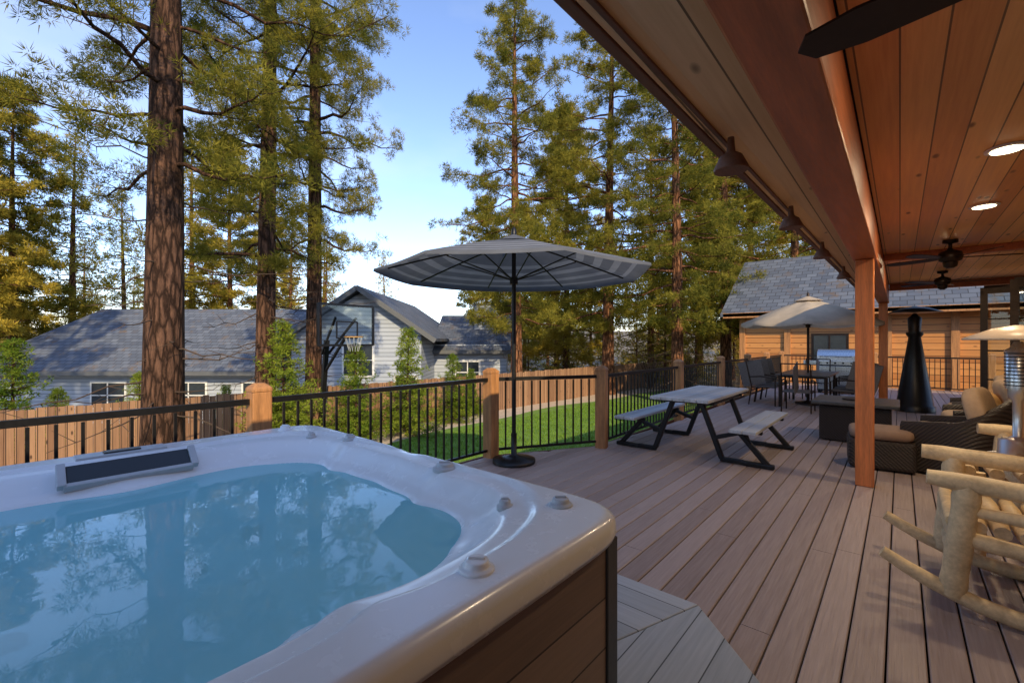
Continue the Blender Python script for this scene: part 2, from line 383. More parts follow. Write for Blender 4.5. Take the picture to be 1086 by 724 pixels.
mb=MB(); outl=[(-3.96,-5),(2.1,-5),(2.1,18.4),(-3.16,18.4),(-3.16,5.45),(-3.96,4.05)]
mb.prism(outl,-.30,-.06,0); mb.obj('joist_shade_sheet',[M['deckdark']],dk)  # solid dark sheet standing in for joists and the shade under the boards
mb=MB()
fl=[(-4.0,-5),(-4.0,4.05),(-3.2,5.45),(-3.2,18.4)]
for a,b in zip(fl[:-1],fl[1:]): mb.bar((a[0],a[1],-.14),(b[0],b[1],-.14),.03,.27,0)
for y in np.arange(-4,18,2.2): mb.box((-3.5,y,-.85),(.14,.14,1.1),0)
mb.obj('rim_fascia',[M['fascia']],dk)

# ------------------------------------------------------------------ railing
def post(mb,x,y,rz=0):
    mb.box((x,y,.5),(.15,.15,1.12),0,rz); mb.lathe([(.112,0),(.112,.03),(.05,.065)],(x,y,1.06),4,0,False,math.pi/4+rz)
def rail(mb,p,q):
    p=Vector((p[0],p[1],0));q=Vector((q[0],q[1],0)); d=(q-p); ln=d.length; u=d/ln; p=p+u*.075; q=q-u*.075; ln-=.15
    mb.bar(p+Vector((0,0,.98)),q+Vector((0,0,.98)),.04,.045,0); mb.bar(p+Vector((0,0,.09)),q+Vector((0,0,.09)),.028,.03,0)
    n=int(ln/.115)
    for i in range(1,n):
        t=p+u*(ln*i/n); mb.box((t.x,t.y,.525),(.018,.018,.85),0,math.atan2(u.y,u.x))
rp=[(-3.9,-3.9),(-3.9,-1.3),(-3.9,1.35),(-3.9,4.05),(-3.1,5.42),(-3.12,8.3),(-3.12,10.9),(-3.12,13.3),(-3.12,15.6),(-3.12,17.9),(-.6,17.9),(1.9,17.9)]
rl=empty('deck_railing'); a=MB(); b=MB()
for i,(x,y) in enumerate(rp):
    post(a,x,y,math.radians(15) if i==4 else 0)
for p,q in zip(rp[:-1],rp[1:]): rail(b,p,q)
a.obj('posts',[M['railpost']],rl,.012); b.obj('black_balusters',[M['black']],rl)

# ------------------------------------------------------------------ hot tub
TCX,TCY,TH2,RZ=-1.84,.20,1.165,.91
tub=empty('hot_tub')
def se(th,n,a,b): return ((abs(math.cos(th))/a)**n+(abs(math.sin(th))/b)**n)**(-1/n)
NT,NR=280,110
prof_s=[-1,-.10,-.085,-.045,-.02,.0,.03,.06,.105,.125,.16,.27,.34,.56,.64,.72,1.2]
prof_z=[.91,.91,.895,.890,.886,.872,.845,.822,.80,.765,.66,.47,.45,.43,.30,.14,.12]
UO=.0
def angd(a,b): return abs((a-b+math.pi)%(2*math.pi)-math.pi)
def tubz(u,v):
    uu=u+UO; vv=v; th=math.atan2(vv,uu)
    Ri=se(th,7,.94,1.055)
    for c_,w_,amp in ((.83,.16,-.05),(2.30,.16,-.05),(3.93,.2,-.09),(5.5,.2,-.06),(1.22,.07,-.03),(1.62,.10,.015),(1.98,.07,-.03),(.30,.07,-.035),(2.93,.26,-.075),(3.6,.1,-.05),(6.0,.07,-.035)):
        Ri*=1+amp*math.exp(-(angd(th,c_)/w_)**2)
    s=Ri-math.hypot(uu,vv)
    s*=max(abs(math.cos(th)),abs(math.sin(th)))**.8
    z=float(np.interp(s,prof_s,prof_z))
    if .17<s<.6: z+=.12*max(0,math.cos(6*th+2.6))**3*max(0,1-abs(s-.38)/.22)
    if s>.3 and u>.2 and v>.2: z+=.04
    return z,s,Ri
vs=[];fs=[]
for j in range(NR+1):
    r=(j/NR)**.65
    for i in range(NT):
        th=2*math.pi*i/NT; R=se(th,18,TH2,TH2)*r; u=R*math.cos(th);v=R*math.sin(th)
        z,s,_=tubz(u,v)
        e=1-r
        if e<.02: z-=.014*(1-e/.02)**2
        vs.append((TCX+u,TCY+v,z))
def ring(scale,z):
    for i in range(NT):
        th=2*math.pi*i/NT; R=se(th,18,TH2,TH2)+scale; vs.append((TCX+R*math.cos(th),TCY+R*math.sin(th),z))
ring(.010,.882); ring(.013,.845); ring(.004,.825); ring(-.05,.82)
for j in range(NR+4):
    for i in range(NT):
        i2=(i+1)%NT; fs.append((j*NT+i,(j+1)*NT+i,(j+1)*NT+i2,j*NT+i2))
mb=MB(); mb.add(vs,fs,0,True); mb.obj('shell',[M['tubshell']],tub)
WZ=.790
mb=MB(); vs=[(TCX-UO,TCY,WZ)]
for i in range(NT):
    th=2*math.pi*i/NT
    _,s,Ri=tubz(math.cos(th)*.5-UO,math.sin(th)*.5); R=Ri-.06; vs.append((TCX-UO+R*math.cos(th),TCY+R*math.sin(th),WZ))
mb.add(vs,[(0,1+i,1+(i+1)%NT) for i in range(NT)],0,True); mb.obj('water',[M['water']],tub)
mb=MB(); h=TH2-.035
for k in range(4):
    R3=Matrix.Rotation(k*math.pi/2,3,'Z'); 
    def tp(x,y,z): p=R3@Vector((x,y,0)); return (TCX+p.x,TCY+p.y,z)
    mb.box(tp(h-.02,0,.42),(.04,2*h-.10,.80),0,R=R3)
    mb.box(tp(h-.028,h-.028,.42),(.07,.07,.795),1,R=R3)
    mb.box(tp(h+.001,0,.42),(.012,.03,.78),1,R=R3); mb.box(tp(h+.003,0,.035),(.02,2*h-.08,.07),1,R=R3)
mb.obj('skirt',[M['skirt'],M['tubdark']],tub,.006)
mb=MB()
def surf(u,v): return tubz(u,v)[0]
for (u,v,r) in [(-.62,.62,.045),(-.45,.70,.035),(-.3,.72,.03),(-.15,.74,.035),(.1,.72,.03),(.3,.70,.035),(.5,.62,.04),(-.75,.2,.035),(-.72,.0,.03),(-.75,-.2,.035),(-.5,.35,.045),(.0,.15,.05),(-.2,.1,.035),(.2,-.1,.05),(-.1,-.3,.045),(.45,.2,.035),(.55,.0,.03),(.5,-.3,.04),(-.4,-.2,.05),(.15,.35,.04),(.3,.45,.03),(.62,.4,.03),(-.3,.5,.035),(.35,.0,.035)]:
    z=surf(u,v); mb.lathe([(r,-.01),(r,.012),(r*.8,.02),(r*.5,.012)],(TCX+u,TCY+v,z+.0),16,2 if r>.036 else 1)
mb.obj('jets',[M['tubgrey'],M['chrome'],M['tubdark']],tub)
mb=MB()
for (u,v,r,mt) in [(.30,1.10,.04,0),(-.55,1.11,.03,0),(1.07,.55,.032,1),(1.08,-.1,.03,0),(-1.05,.95,.03,1),(.98,1.03,.03,0),(.80,.95,.022,0),(-.80,1.0,.022,0)]:
    z=surf(u,v)
    mb.lathe([(r*1.35,-.01),(r*1.35,.006),(r,.010),(r*.9,.024),(r*.5,.026)],(TCX+u,TCY+v,z),20,mt); mb.box((TCX+u,TCY+v,z+.027),(r*1.3,.010,.010),mt,.7)
mb.obj('valve_knobs',[M['tubgrey'],M['tubshell']],tub,.003)
mb=MB(); mb.box((TCX-1.06,TCY+.18,.913),(.11,.34,.014),0); mb.box((TCX-1.06,TCY+.18,.923),(.06,.14,.008),1)
Rw=Matrix.Rotation(math.radians(40),3,'Y')
mb.box((TCX-.865,TCY+.19,.880),(.095,.44,.016),1,R=Rw); mb.box((TCX-.825,TCY+.19,.838),(.02,.46,.04),0,R=Rw)
for dv in(-.235,.235): mb.box((TCX-.862,TCY+.19+dv,.880),(.12,.03,.034),0,R=Rw)
mb.obj('control_panel_and_waterfall',[M['tubgrey'],M['tubdark']],tub,.005)
st=empty('tub_step'); mb=MB(); mb.prism([(-2.6,1.62),(-.93,1.62),(-.73,2.19),(-2.6,2.19)],.02,.20,0)
mb.obj('far_tread',[M['step']],st,.006)
mb=MB(); mb.prism([(-.926,1.615),(-.60,1.30),(-.382,1.835),(-.726,2.185)],.02,.201,0); mb.obj('corner_tread',[M['step2']],st,.006)
mb=MB(); mb.prism([(-.596,1.294),(-.596,-1.0),(-.379,-1.0),(-.379,1.828)],.02,.20,0); mb.obj('side_tread',[M['step2']],st,.006)

# ------------------------------------------------------------------ covered patio roof
pr=empty('patio_roof')
mb=MB(); mb.box((-.27,3.4,2.47),(.19,18.6,.36),0); mb.obj('main_beam',[M['beam']],pr,.01)
mb=MB()
for y in (5.76,12.4): mb.box((-.27,y,1.145),(.15,.15,2.285),0)
mb.obj('posts',[M['postw']],pr,.008)
mb=MB(); mb.box((.95,3.4,2.68),(2.24,18.6,.03),0)
mb.obj('ceiling',[M['ceil']],pr)
mb=MB(); mb.box((.93,8.1,2.62),(2.2,.12,.09),0); mb.box((.93,-1.5,2.62),(2.2,.13,.09),0); mb.box((.93,12.4,2.60),(2.2,.13,.13),0); mb.obj('cross_beams',[M['beam']],pr,.008)
mb=MB(); y0,y1=-6,12.8
vs=[(-.80,y0,2.44),(-.54,y1,2.44),(-.366,y1,2.53),(-.366,y0,2.53)]; mb.add(vs,[(0,1,2,3)],0)
mb.obj('soffit',[M['soffit']],pr)
mb=MB(); mb.bar((-.822,y0,2.505),(-.562,y1,2.505),.04,.15,0); mb.bar((-.89,y0,2.60),(-.63,y1,2.60),.10,.05,1)
mb.bar((-.77,y0,2.446),(-.51,y1,2.446),.02,.012,0)
mb.obj('gutter_fascia',[M['fascia'],M['darkbronze']],pr,.004)
RG=4.9
mb=MB()
mb.add([(-.86,-12,2.66),(-.58,y1,2.66),(6.3,y1,RG),(6.3,-12,RG),(-.81,-12,2.585),(-.54,y1,2.585),(6.3,y1,RG-.1),(6.3,-12,RG-.1)],[(0,1,2,3),(7,6,5,4),(0,4,5,1),(1,5,6,2),(3,7,4,0)],0)
mb.add([(6.3,-12,RG),(6.3,y1,RG),(13.5,y1,2.6),(13.5,-12,2.6)],[(0,1,2,3)],0)
mb.obj('roof_slopes',[M['shingle']],pr)
hs=empty('main_house'); mb=MB(); mb.box((7.4,.4,.7),(10.7,24.6,4.2),0)
mb.add([(2.05,y1-.1,2.8),(12.7,y1-.1,2.8),(6.3,y1-.1,RG-.15)],[(0,1,2)],0); mb.add([(2.05,-11.9,2.8),(12.7,-11.9,2.8),(6.3,-11.9,RG-.15)],[(0,2,1)],0)
mb.obj('walls',[M['cabin2']],hs)
mb=MB()
for y,wd in ((3.2,1.6),(6.6,1.8),(9.8,1.8)):
    mb.box((2.035,y,1.25),(.05,wd,2.1),0); mb.box((2.02,y,1.25),(.05,wd-.16,1.94),1); mb.box((2.0,y,1.25),(.05,.07,1.94),0)
mb.obj('windows',[M['darkbronze'],M['glassdark']],hs,.004)
dr=empty('patio_doors'); mb=MB()
for (xc,yc,rz) in ((1.10,11.2,math.radians(-10)),(1.30,10.0,math.radians(-8))):
    R=Matrix.Rotation(rz,3,'Z'); ww=.8
    def q(x,z): v=R@Vector((x,0,0)); return (xc+.4+v.x,yc+v.y,z)
    for x in(-ww/2,ww/2): mb.box(q(x,1.2),(.09,.05,2.4),0,rz)
    for z in(.1,2.36): mb.box(q(0,z),(ww,.045,.14),0,rz)
    for z in(.8,1.3,1.85): mb.box(q(0,z),(ww,.03,.025),0,rz)
    mb.box(q(0,1.2),(.025,.026,2.3),0,rz); mb.box(q(0,1.22),(ww-.08,.008,2.2),1,rz)
mb.obj('door_leaves',[M['darkbronze'],M['glassclear']],dr)
for i,(x,y,en) in enumerate(((.50,4.1,16),(.56,5.7,20),(.56,8.9,24),(.5,2.2,9))):
    rl_=empty('recessed_ceiling_light',(x,y,2.662))
    mb=MB(); mb.lathe([(.10,0),(.10,-.010),(.075,-.012)],(0,0,0),24,0); mb.lathe([(.074,-.0125),(.074,-.016)],(0,0,0),24,1); mb.obj('trim_and_lens',[M['white'],M['lampglow']],rl_)
    ld=bpy.data.lights.new('lamp','AREA'); ld.shape='DISK'; ld.size=.14; ld.energy=en; ld.color=(1,.76,.48)
    lo=bpy.data.objects.new('lamp',ld); scene.collection.objects.link(lo); lo.parent=rl_; lo.location=(0,0,-.025)
for y in (2.3,3.75,5.3,7.2):
    x=-.64+.012*y; mb=MB(); mb.lathe([(.075,-.09),(.078,-.08),(.05,-.02),(.02,.0),(.015,.07)],(x,y,2.37),16,0); mb.obj('eave_downlight',[M['fascia']])
def fan(x,y,z,rot,R=.66):
    e=empty('ceiling_fan',(x,y,z)); mb=MB()
    mb.lathe([(.05,.0),(.10,.02),(.115,.07),(.10,.12),(.03,.15),(.018,.17),(.018,2.62-z),(.07,2.63-z),(.07,2.665-z)],(0,0,0),20,0)
    mb.lathe([(.03,-.07),(.06,-.05),(.07,0)],(0,0,0),16,0)
    for k in range(5):
        a=rot+k*2*math.pi/5; R3=Matrix.Rotation(a,3,'Z')@Matrix.Rotation(.2,3,'X')
        pts=[(.10,-.02),(.2,-.045),(R*.8,-.06),(R*.97,-.045),(R+.01,0),(R*.97,.045),(R*.8,.06),(.2,.045),(.10,.02)]
        vs=[R3@Vector((px,py,.05)) for px,py in pts]+[R3@Vector((px,py,.058)) for px,py in pts]; n=len(pts)
        mb.add(vs,[tuple(range(n))[::-1],tuple(range(n,2*n))]+[(i,(i+1)%n,n+(i+1)%n,n+i) for i in range(n)],0)
    mb.obj('motor_and_blades',[M['darkbronze']],e)
fan(.42,1.28,2.17,math.radians(172),.62); fan(.45,7.4,2.40,.3,.62); fan(.55,10.6,2.42,.1,.62)

# ------------------------------------------------------------------ amber cabin at the end
cb=empty('wood_cabin'); mb=MB(); mb.box((.5,22.5,.65),(10.6,6,4.1),0); mb.add([(-4.8,19.5,2.7),(-4.8,25.5,2.7),(-4.8,22.5,4.75)],[(0,1,2)],0); mb.obj('walls',[M['cabin']],cb)
mb=MB()
mb.add([(-5.4,18.8,2.55),(6.3,18.8,2.55),(6.3,22.5,5.1),(-5.4,22.5,5.1),(-5.4,18.8,2.43),(6.3,18.8,2.43),(6.3,22.5,4.98),(-5.4,22.5,4.98)],[(0,1,2,3),(7,6,5,4),(0,4,5,1),(0,3,7,4)],0)
mb.add([(-5.4,26.2,2.55),(6.3,26.2,2.55),(6.3,22.5,5.1),(-5.4,22.5,5.1)],[(0,1,2,3)],0)
mb.obj('roof',[M['shingle']],cb)
mb=MB()
mb.box((-1.9,19.48,1.2),(1.1,.06,1.1),0); mb.box((-1.9,19.45,1.2),(.94,.05,.94),1); mb.box((-1.9,19.43,1.2),(.05,.04,.94),0)
for x in(-4.75,-3.2,-.3,1.3): mb.box((x,19.46,.65),(.2,.1,4.0),2)
mb.box((.5,18.82,2.47),(11.6,.04,.2),2)
mb.obj('trim',[M['darkbronze'],M['glassdark'],M['railpost']],cb)

# ------------------------------------------------------------------ neighbour house (rotated frame)
nh=empty('grey_house',(0,0,0),TH)
mb=MB(); mb.box((-18.5,26,-1.3),(15,8,2.7),0); mb.box((-7.2,26,-.45),(6.0,11,4.5),0); mb.box((-2.6,28,-.7),(4.6,8,4.0),0)
mb.add([(-10.2,20.5,1.8),(-4.2,20.5,1.8),(-7.0,20.5,3.7)],[(0,1,2)],0)
mb.obj('walls',[M['siding_grey']],nh)
mb=MB()
def slab(P,t=.14):
    P=[Vector(p) for p in P]; n=len(P); Q=[p-Vector((0,0,t)) for p in P]
    mb.add(P+Q,[tuple(range(n)),tuple(range(n,2*n))[::-1]]+[(i,n+i,n+(i+1)%n,(i+1)%n) for i in range(n)],0)
slab([(-27,21.3,.0),(-9.6,21.3,.0),(-9.6,26,3.35),(-24,26,3.35)]); slab([(-27,30.7,0),(-24,26,3.35),(-9.6,26,3.35),(-9.6,30.7,0)]); slab([(-27,21.3,0),(-24,26,3.35),(-27,30.7,0)])
slab([(-11.4,20.0,.95),(-7.0,20.0,4.0),(-7.0,32,4.0),(-11.4,32,.95)]); slab([(-7.0,20.0,4.0),(-3.5,20.0,1.6),(-3.5,32,1.6),(-7.0,32,4.0)])
slab([(-4.4,23.5,1.0),(.3,23.5,1.0),(.3,28,3.1),(-4.4,28,3.1)]); slab([(-4.4,32.5,1.0),(-4.4,28,3.1),(.3,28,3.1),(.3,32.5,1.0)])
mb.obj('roofs',[M['shingle']],nh)
mb=MB()
mb.bar((-11.45,19.96,.84),(-7.0,19.96,3.9),.06,.22,0); mb.bar((-7.0,19.96,3.9),(-3.45,19.96,1.48),.06,.22,0)
mb.bar((-27,21.25,-.08),(-9.7,21.25,-.08),.06,.2,0); mb.bar((-4.3,23.45,.9),(.3,23.45,.9),.06,.2,0)
for (x,y,z,ww,h) in ((-7.1,20.5,.6,1.3,1.4),(-16,22,-1.2,1.6,1.2),(-20,22,-1.2,1.6,1.2),(-12.5,22,-1.2,1.6,1.2),(-2.4,24,-.2,1.2,1.1),(-4.9,20.5,-.9,.9,1.4)):
    mb.box((x,y-.02,z),(ww+.2,.08,h+.2),1); mb.box((x,y-.05,z),(ww,.06,h),2); mb.box((x,y-.08,z),(.05,.04,h),1); mb.box((x,y-.085,z),(ww,.04,.05),1)
mb.box((-1.6,26.5,2.6),(1.2,1.0,2.0),3); mb.box((-1.6,26.5,3.65),(1.35,1.15,.12),0)
mb.obj('trim_and_windows',[M['trimdark'],M['white'],M['glassdark'],M['siding_grey']],nh)

# ------------------------------------------------------------------ privacy fence
pf=empty('cedar_fence'); mb=MB(); y=-12
while y<34:
    x=-13.3+ (y+8)*.035; t=.02+random.uniform(-.02,.02)
    mb.box((x+random.uniform(-.006,.006),y,GZ+.75+t/2),(.02,.132,1.5+t),0); y+=.14
for y in np.arange(-12,34,2.4): x=-13.3+(y+8)*.035; mb.box((x-.07,y,GZ+.75),(.1,.1,1.55),0)
for z in (.3,1.2): mb.bar((-13.3-.14-.03,-12,GZ+z),(-13.3+42*.035-.03,34,GZ+z),.04,.09,0)
mb.obj('boards',[M['fence']],pf)

# ------------------------------------------------------------------ trees
def pine_mesh(name,seed,H,r0,cb,R,nb,dens,tl,tw,blades=10,shape='pine',mats=('bark','needle'),up=.25,dead=10,sides=12,twigs=True,skip=.25):
    rng=random.Random(seed); rn=np.random.RandomState(seed)
    mb=MB(); ph=rng.uniform(0,6)
    def axis(z): t=z/H; return Vector((.012*H*math.sin(t*3+ph)*t*.8,.012*H*math.cos(t*2.4+ph)*t*.8,z))
    def rad(z): t=z/H; return r0*((1-t)**.85)*(1+.35*math.exp(-z/.35))+.012
    zs=[-.5,0,.2,.5,1.0]+[H*i/22 for i in range(2,23)]; zs=[z for z in zs if z<=H]; zs.sort()
    mb.tube([axis(max(z,0))+Vector((0,0,min(z,0))) for z in zs],[rad(max(z,0)) for z in zs],sides,0,True)
    C=[];D=[]; sg=.125/dens**.5
    def branch(z,ang,Ln,slope,foliage=True,r=None):
        st=axis(z); hd=Vector((math.cos(ang),math.sin(ang),0)); sd=Vector((-hd.y,hd.x,0)); pts=[];n=6
        curv=rng.uniform(-.4,.4) if shape=='pine' else rng.uniform(-.25,.25); dr=rng.uniform(.05,.25) if shape!='fir' else .1
        for i in range(n+1):
            t=i/n; pts.append(st+hd*(Ln*t)+sd*(curv*Ln*t*t*.6)+Vector((0,0,slope*Ln*t-dr*Ln*t*t+ (.45*Ln*max(0,t-.5)**1.5)+(rng.uniform(-.03,.03)*Ln if 0<i else 0))))
        r=r or (.012+.014*Ln); mb.tube(pts,[r*(1-.8*i/n) for i in range(n+1)],4,0 if r>.03 else 2,True,False)
        if not foliage: return pts
        def at(t):
            x=t*n; i=min(n-1,int(x)); return pts[i].lerp(pts[i+1],x-i)
        step=.14/dens
        if shape=='pine':
            t=.32
            while t<1.0:
                p=at(t); tl2=Ln*.34*(1.1-t*.6)*rng.uniform(.5,1.3)
                for sgn in (-1,1):
                    if rng.random()<skip: continue
                    dvec=(hd*rng.uniform(.4,1.0)+sd*sgn*rng.uniform(.4,1)+Vector((0,0,rng.uniform(-.25,.8)))).normalized()
                    e=p+dvec*tl2
                    for k in range(rng.randint(5,9)):
                        C.append(e+Vector((rng.gauss(0,sg),rng.gauss(0,sg),rng.gauss(0,sg*.7)))); D.append(dvec)
                    for f in (.5,.75): C.append(p+dvec*tl2*f+Vector((rng.gauss(0,.05),rng.gauss(0,.05),rng.gauss(0,.05)))); D.append(dvec)
                    if twigs: mb.tube([p,p.lerp(e,.5)+Vector((0,0,-.04)),e],[.011,.008,.004],3,2,False,False)
                t+=step/max(.5,Ln)*1.9
            for k in range(6): C.append(pts[-1]+Vector((rng.gauss(0,sg),rng.gauss(0,sg),rng.gauss(0,sg*.7)))); D.append(hd)
        else:
            t=.05 if shape=='fir' else .2
            while t<1.0:
                p=at(t); tl2=Ln*.38*(1-t*.6)*rng.uniform(.6,1.2)
                for sgn in (-1,1):
                    if rng.random()<.15: continue
                    dvec=(hd*rng.uniform(.5,1.0)+sd*sgn*rng.uniform(.5,1)+Vector((0,0,rng.uniform(-.35,.6)))).normalized()
                    m=max(1,int(tl2/(.15/dens)))
                    for k in range(1,m+1):
                        C.append(p+dvec*(tl2*k/m)+Vector((rng.gauss(0,.03),rng.gauss(0,.03),rng.gauss(0,.06)))*1.6/dens); D.append(dvec)
                t+=step/max(.5,Ln)*1.9
            C.append(pts[-1]); D.append(hd)
    for i in range(nb):
        f=(i+rng.random())/nb; f=f**.95; z=H*(cb+(1-cb)*f*.985)
        if shape=='pine': s=(1-f)**.55*min(1,.65+f*1.5)
        elif shape=='cone': s=(1-f)**.75
        else: s=(1-f)**.9
        Ln=R*s*rng.uniform(.4,1.15)+.12
        branch(z,i*2.4+rng.uniform(-.6,.6),Ln,up*(-.6+1.9*f)+rng.uniform(-.18,.18))
    for i in range(dead):
        z=H*cb*rng.uniform(.25,1.05); pts=branch(z,rng.uniform(0,6.28),rng.uniform(.4,2.2)*R/3.5,rng.uniform(-.25,.1),False,.018)
        for k in range(2,6):
            if rng.random()<.6:
                mb.tube([pts[k],pts[k]+Vector((rng.uniform(-.4,.4),rng.uniform(-.4,.4),rng.uniform(-.2,.25)))],[.008,.003],3,2,False,False)
    C=np.array([tuple(c) for c in C]);D=np.array([tuple(c) for c in D]); n=len(C)
    d=rn.normal(0,1,(n,blades,3)); d/=np.linalg.norm(d,axis=2,keepdims=True); d=d*.95+D[:,None,:]*.4; d[:,:,2]+=.2; d/=np.linalg.norm(d,axis=2,keepdims=True)
    ln=tl*rn.uniform(.65,1.15,(n,blades,1)); side=np.cross(d,rn.normal(0,1,(n,blades,3))); side/=np.linalg.norm(side,axis=2,keepdims=True)
    base=C[:,None,:]+d*ln*.08
    V=np.stack([base-side*tw/2+d*ln*.25,base+side*tw/2+d*ln*.25,C[:,None,:]+d*ln],axis=2).reshape(-1,3)
    tint=np.repeat(rn.rand(n),blades)
    nv0=len(mb.v); nt_=len(V)//3
    allv=np.concatenate([np.array(mb.v),V]); 
    ls=[];lt=[];vi=[]
    for f in mb.f: ls.append(len(vi)); lt.append(len(f)); vi.extend(f)
    L0=len(vi); vi=np.concatenate([np.array(vi),np.arange(nv0,nv0+3*nt_)]).astype(np.int32)
    ls=np.concatenate([np.array(ls),L0+np.arange(0,3*nt_,3)]).astype(np.int32); lt=np.concatenate([np.array(lt),np.full(nt_,3)]).astype(np.int32)
    me=bpy.data.meshes.new(name); me.vertices.add(len(allv)); me.vertices.foreach_set('co',allv.astype(np.float32).ravel())
    me.loops.add(len(vi)); me.loops.foreach_set('vertex_index',vi); me.polygons.add(len(ls)); me.polygons.foreach_set('loop_start',ls); me.polygons.foreach_set('loop_total',lt)
    mi=np.concatenate([np.array(mb.m),np.ones(nt_)]).astype(np.int32); me.polygons.foreach_set('material_index',mi)
    sm=np.concatenate([np.array(mb.s,dtype=bool),np.zeros(nt_,dtype=bool)]); me.polygons.foreach_set('use_smooth',sm)
    a=me.attributes.new('tint','FLOAT','POINT'); a.data.foreach_set('value',np.concatenate([np.zeros(nv0),np.repeat(tint,3)]).astype(np.float32))
    for m in (mats[0],mats[1],'twig'): me.materials.append(M[m])
    me.update(); me.validate(); return me
mA=pine_mesh('pineA',1,24,.34,.25,3.9,90,.85,.20,.015,28,dead=26)
mB=pine_mesh('pineB',2,22,.24,.20,3.4,90,.85,.20,.015,28,dead=26)
mC=pine_mesh('pineC',3,21,.30,.16,4.6,100,.72,.27,.028,20,mats=('barkred','needle'),dead=14,twigs=False,skip=.32)
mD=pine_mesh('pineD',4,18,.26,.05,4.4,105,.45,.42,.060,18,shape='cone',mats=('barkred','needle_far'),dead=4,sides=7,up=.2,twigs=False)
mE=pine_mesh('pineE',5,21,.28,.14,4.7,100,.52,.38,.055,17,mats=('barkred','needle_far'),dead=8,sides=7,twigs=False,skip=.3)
mF=pine_mesh('firF',6,3.0,.035,.03,1.0,90,2.2,.11,.022,12,shape='fir',mats=('bark','fir'),dead=0,sides=6,up=.15,twigs=False)
def put(me,x,y,s=1,name='pine_tree',rz=None,parent=None,sz=None):
    o=bpy.data.objects.new(name,me); scene.collection.objects.link(o); o.location=(x,y,gh(x,y)); o.rotation_euler=(0,0,random.uniform(0,6.28) if rz is None else rz); o.scale=(s,s,sz or s)
    if parent: o.parent=parent
    return o
def putp(me,px,d,s=1,**k): x,y=W(px,d); return put(me,x,y,s,**k)
putp(mA,172,8.4,1.0); putp(mB,281,11.8,1.05); putp(mA,332,13.2,.72,sz=.95)
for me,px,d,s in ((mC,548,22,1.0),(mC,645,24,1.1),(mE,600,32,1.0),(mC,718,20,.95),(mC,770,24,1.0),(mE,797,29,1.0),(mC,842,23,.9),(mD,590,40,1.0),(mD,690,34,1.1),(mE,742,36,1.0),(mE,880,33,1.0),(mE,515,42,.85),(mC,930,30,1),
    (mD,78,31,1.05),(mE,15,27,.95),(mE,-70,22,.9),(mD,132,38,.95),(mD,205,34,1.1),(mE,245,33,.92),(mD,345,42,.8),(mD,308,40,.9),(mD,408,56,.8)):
    putp(me,px,d,s)
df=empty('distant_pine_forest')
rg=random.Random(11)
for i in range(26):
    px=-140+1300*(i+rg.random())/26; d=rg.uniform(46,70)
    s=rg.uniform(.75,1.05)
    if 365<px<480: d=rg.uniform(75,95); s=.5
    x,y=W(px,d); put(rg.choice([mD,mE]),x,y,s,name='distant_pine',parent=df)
for px,d,s in ((600,31,.38),(640,33,.42),(675,29,.33),(705,27,.36),(738,30,.40),(560,34,.36),(530,30,.28),(778,33,.4),(30,30,.3),(230,40,.4)):
    putp(mD,px,d,s,name='young_pine')
for x,y,s in ((9,-22,1),(-2,-18,.9),(28,-24,1.1),(-14,-10,1.0),(-20,-16,1)):
    put(mC if s>=1 else mB,x,y,s)
for px,d,s in ((300,11.5,1.12),(378,12.3,.92),(432,13.5,1.08),(14,10.2,1.05),(148,11,.7),(480,15.5,.8),(500,17,.6),(240,12.3,.55),(60,11,.7)):
    putp(mF,px,d,s,name='young_fir')
for px,d in ((690,26),(730,25),(610,30)):
    x,y=W(px,d); mb=MB()
    for i in range(60):
        a=random.uniform(0,6.28); r=random.uniform(.3,1.1); h=random.uniform(1.2,2.6)
        mb.tube([(x,y,gh(x,y)),(x+r*.5*math.cos(a),y+r*.5*math.sin(a),gh(x,y)+h*.6),(x+r*math.cos(a+.3),y+r*math.sin(a+.3),gh(x,y)+h)],[.02,.012,.004],3,0,False,False)
    mb.obj('bare_shrub',[M['twig']])

# ------------------------------------------------------------------ basketball hoop
bx_,by_=W(368,12); bh=empty('basketball_hoop',(bx_,by_,GZ),TH+math.radians(50))
mb=MB()
for x in(-.8,.8): mb.box((x,0,3.3),(.06,.05,1.1),0)
for z in(2.76,3.84): mb.box((0,0,z),(1.6,.045,.06),0)
mb.box((0,0,3.3),(1.56,.012,1.04),1)
for x in(-.3,.3): mb.box((x,-.01,3.17),(.04,.02,.45),0)
for z in(2.95,3.39): mb.box((0,-.012,z),(.6,.02,.04),0)
ring_=[(.23*math.cos(t),-.35+.23*math.sin(t),2.98) for t in np.linspace(0,2*math.pi,17)]; mb.tube(ring_,.014,6,2)
for t in np.linspace(0,2*math.pi,13)[:-1]: mb.tube([(.23*math.cos(t),-.35+.23*math.sin(t),2.98),(.12*math.cos(t+.3),-.35+.12*math.sin(t+.3),2.6)],.005,3,3,False,False)
mb.bar((-.3,.05,3.5),(-.1,1.2,2.5),.05,.05,0); mb.bar((.3,.05,3.5),(.1,1.2,2.5),.05,.05,0); mb.bar((0,.05,3.0),(0,1.3,1.9),.06,.06,0)
mb.bar((0,1.5,0),(0,1.1,2.9),.12,.12,0); mb.box((0,1.6,.12),(.9,1.1,.24),0)
mb.obj('hoop_parts',[M['black'],M['glassclear'],M['pillowo'],M['tubgrey']],bh)

